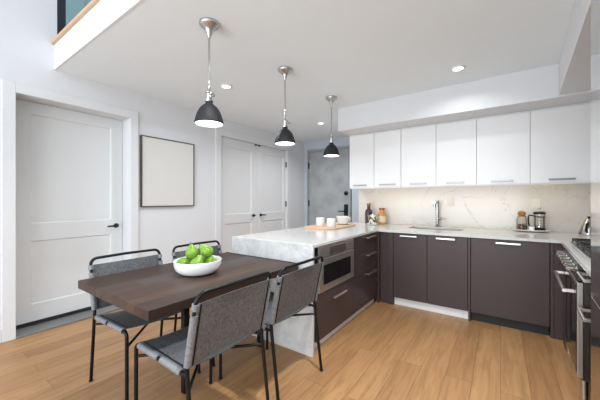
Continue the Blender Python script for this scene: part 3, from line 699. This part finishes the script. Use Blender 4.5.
o = MB().lathe(cup_prof(0.026, 0.045, 0.003), (0, 0, 0), 24).build('small_cup', M['ceramic'], None); o.location = (0.292, TY-0.045, TZ)
tag(o, 'tiny white cup on the tray between the jar and the coffee press', 'cup')

# ------------------------------------------------------------------ dining table
TX0, TX1, TYa, TYb, TT = -2.280, -1.375, 0.700, 1.937, 0.750
t = thing('dining_table', 'dark walnut plank dining table on black steel legs against the white waterfall panel', 'table', ((TX0+TX1)/2, (TYa+TYb)/2, 0))
MB().box(TX0, TX1, TYa, TYb, TT-0.052, TT, 0.003).build('tabletop', M['table'], t)
MB().box(TX0+0.01, TX1-0.01, TYb+0.0005, TYb+0.011, TT-0.05, TT+0.003).build('end_strip', M['black'], t)  # thin black strip along the far end of the tabletop
for y in (1.12, 1.85):
    b = MB(); b.box(-1.74, -1.70, y-0.02, y+0.02, 0.0, TT-0.062, 0.003); b.build('leg', M['black'], t)
    MB().box(-1.98, -1.46, y-0.03, y+0.03, TT-0.0615, TT-0.0525).build('bracket', M['black'], t)

# ------------------------------------------------------------------ dining chairs (front faces -X)
def make_chair(loc, label):
    t = thing('dining_chair', label, 'chair', (0, 0, 0), group='black tube dining chairs around the table')
    R = 0.0105; H = 0.25
    def legpath(s, rear):
        if rear: return [(0.27, s*H, 0.006), (0.212, s*H, 0.45), (0.206, s*H, 0.50)]
        return [(-0.27, s*H, 0.006), (-0.268, s*H, 0.455)] + [tuple(p) for p in arc((-0.238, s*H, 0.455), (-1, 0, 0), (0, 0, 1), 0.030, 0, PI/2, 5)]
    for rear in (0, 1):
        for s in (-1, 1):
            l = MB().tube(legpath(s, rear), R, 10).build('leg', M['black'], t)
            MB().cyl((0.27 if rear else -0.27, s*H, 0.004), (0, 0, 1), 0.0135, 0.008, 12).build('foot_cap', M['blackmatte'], l)
    # back hoop: from one upright over the rounded top to the other
    zt = 0.862; r = 0.045
    def bx(z): return 0.206 + (z-0.50)*(0.285-0.206)/(zt-0.50)
    pts = [(bx(0.495), -H, 0.495), (bx(0.70), -H, 0.70)]
    for i in range(7):
        a = i/6*PI/2; z = zt-r+r*math.sin(a); pts.append((bx(z), -H+r-r*math.cos(a), z))
    pts += [(bx(zt)+0.010, 0, zt+0.002)]
    for i in range(7):
        a = PI/2 - i/6*PI/2; z = zt-r+r*math.sin(a); pts.append((bx(z), H-r+r*math.cos(a), z))
    pts += [(bx(0.70), H, 0.70), (bx(0.495), H, 0.495)]
    MB().tube(pts, R, 10).build('back_frame', M['black'], t)
    # seat rails, front and rear cross tubes
    for s in (-1, 1): MB().tube([(-0.238, s*H, 0.485), (0.209, s*H, 0.472)], R, 10).build('seat_rail', M['black'], t)
    # crossed braces under the seat
    MB().tube([(-0.268, -H, 0.415), (0.216, H, 0.415)], 0.0085, 8).build('cross_brace', M['black'], t)
    MB().tube([(-0.268, H, 0.398), (0.216, -H, 0.398)], 0.0085, 8).build('cross_brace', M['black'], t)
    # leather seat sling with sag and rolled sides
    def sling(fn, nu, nv, th):
        b = MB(); top = [[b.bm.verts.new(fn(i/nu, j/nv, 0)) for j in range(nv+1)] for i in range(nu+1)]
        bot = [[b.bm.verts.new(fn(i/nu, j/nv, th)) for j in range(nv+1)] for i in range(nu+1)]
        for i in range(nu):
            for j in range(nv):
                b.bm.faces.new((top[i][j], top[i+1][j], top[i+1][j+1], top[i][j+1])); b.bm.faces.new((bot[i][j+1], bot[i+1][j+1], bot[i+1][j], bot[i][j]))
        for i in range(nu):
            b.bm.faces.new((top[i+1][0], top[i][0], bot[i][0], bot[i+1][0])); b.bm.faces.new((top[i][nv], top[i+1][nv], bot[i+1][nv], bot[i][nv]))
        for j in range(nv):
            b.bm.faces.new((top[0][j], top[0][j+1], bot[0][j+1], bot[0][j])); b.bm.faces.new((top[nu][j+1], top[nu][j], bot[nu][j], bot[nu][j+1]))
        bmesh.ops.recalc_face_normals(b.bm, faces=b.bm.faces[:])
        return b
    def seatfn(u, v, d):
        x = -0.236 + u*0.405; y = -H + v*2*H
        sag = 0.020*(1-(2*v-1)**2)
        return (x, y, 0.485-0.029*u*0.45 + 0.0155 - sag - d)
    st = sling(seatfn, 8, 12, 0.005).build('seat', M['leather'], t)
    def zr(x): return 0.485-0.013*(x+0.238)/0.447
    for s in (-1, 1):
        for xa, xb in ((-0.228, -0.035), (-0.005, 0.165)):
            MB().tube([(xa, s*H, zr(xa)), (xb, s*H, zr(xb))], 0.0165, 14).build('seat_roll', M['strap'], st)
    def backfn(u, v, d):
        z = 0.515 + u*0.302; y = -H + v*2*H
        return (bx(z)+0.013 - 0.020*(1-(2*v-1)**2)*0.6 - d, y, z)
    bk = sling(backfn, 6, 12, 0.005).build('backrest', M['leather'], t)
    for s in (-1, 1):
        for za, zb in ((0.518, 0.765), (0.787, 0.817)):
            MB().tube([(bx(za), s*H, za), (bx(zb), s*H, zb)], 0.0165, 14).build('back_roll', M['strap'], bk)
    for s in (-1, 1):
        y = s*(H-0.021); q = 1-(2*((y+H)/(2*H))-1)**2
        MB().tube([(bx(za)+0.013 - 0.012*q, y, za) for za in (0.518, 0.66, 0.812)], 0.0045, 8).build('seam', M['black'], bk)
        MB().tube([(x, y, seatfn((x+0.236)/0.405, (y+H)/(2*H), 0)[2]) for x in (-0.225, -0.05, 0.16)], 0.0045, 8).build('seam', M['black'], st)
    t.location = loc
    return t
ch = make_chair((-1.385, 1.025, 0), 'grey leather and black tube dining chair nearest the viewer, back towards the kitchen')
GR = 'black tube dining chairs around the table'
dup(ch, (-1.370, 1.597, 0), 0, 'grey leather dining chair on the kitchen side, standing against the white waterfall panel', GR)
dup(ch, (-2.100, 1.055, 0), PI, 'grey leather dining chair on the wall side, in front of the white door', GR)
dup(ch, (-2.085, 1.672, 0), PI, 'grey leather dining chair on the wall side, behind the bowl of pears', GR)

# ------------------------------------------------------------------ bowl of pears
bx0, by0 = -1.80, 1.275
o = MB().lathe([(0, 0.001), (0.095, 0.001), (0.125, 0.010), (0.152, 0.035), (0.163, 0.065), (0.166, 0.096), (0.163, 0.099), (0.159, 0.096), (0.155, 0.066), (0.143, 0.038), (0.115, 0.016), (0, 0.010)], (0, 0, 0), 48).build('fruit_bowl', M['ceramic'], None)
o.location = (bx0, by0, TT)
tag(o, 'round white ceramic bowl full of green pears on the dark table', 'bowl')
def pear_mesh():
    prof = [(0, 0), (0.018, 0.002), (0.034, 0.012), (0.0415, 0.030), (0.040, 0.048), (0.031, 0.066), (0.022, 0.080), (0.018, 0.090), (0.012, 0.098), (0, 0.100)]
    return MB().lathe([(r, z-0.034) for r, z in prof], (0, 0, 0), 24)
pr = bpy.data.objects.new('pear', None)
def pear0():
    t = pear_mesh().build('pear', M['pear'], None)
    b = MB(); b.tube([(0, 0, 0.062), (0.002, 0, 0.075), (0.006, 0.001, 0.086)], [0.003, 0.0022, 0.003], 8)
    b.build('stem', M['stem'], t)
    return t
bpy.data.objects.remove(pr)
pears = [  # dx along right of view, dy away from viewer, z, tilt, label
    (-0.096, -0.034, 0.066, (1.25, 0.0, 1.2), 'green pear lying at the left front of the white bowl'),
    (0.018, -0.086, 0.072, (0.45, 0.3, 2.2), 'round green pear at the front middle of the white bowl'),
    (0.100, -0.012, 0.064, (1.0, 0.1, 0.9), 'green pear low at the right side of the white bowl'),
    (-0.044, 0.000, 0.136, (0.55, 0.45, 3.6), 'upright green pear at the upper left of the pile in the bowl'),
    (0.060, 0.020, 0.142, (-0.7, 0.5, 2.6), 'topmost green pear of the pile in the bowl'),
    (-0.060, 0.076, 0.066, (0.7, 0, 5.4), 'green pear at the back left of the bowl, mostly hidden'),
    (0.044, 0.098, 0.064, (0.3, 0.3, 5.2), 'green pear at the back right of the bowl behind the others')]
p0 = pear0()
vr = Vector((0.8187, 0.5743, 0)); vf = Vector((-0.5743, 0.8187, 0))
for i, (a, c, z, rot, lb) in enumerate(pears):
    p = p0
    if i:
        p = p0.copy(); C.objects.link(p)
        for s in kids(p0):
            q = s.copy(); C.objects.link(q); q.parent = p
    v = Vector((bx0, by0, TT)) + vr*a + vf*c
    p.location = (v.x, v.y, TT+z+0.005); p.rotation_euler = rot; p.scale = (1.12,)*3
    tag(p, lb, 'pear', 'green pears in the white bowl')
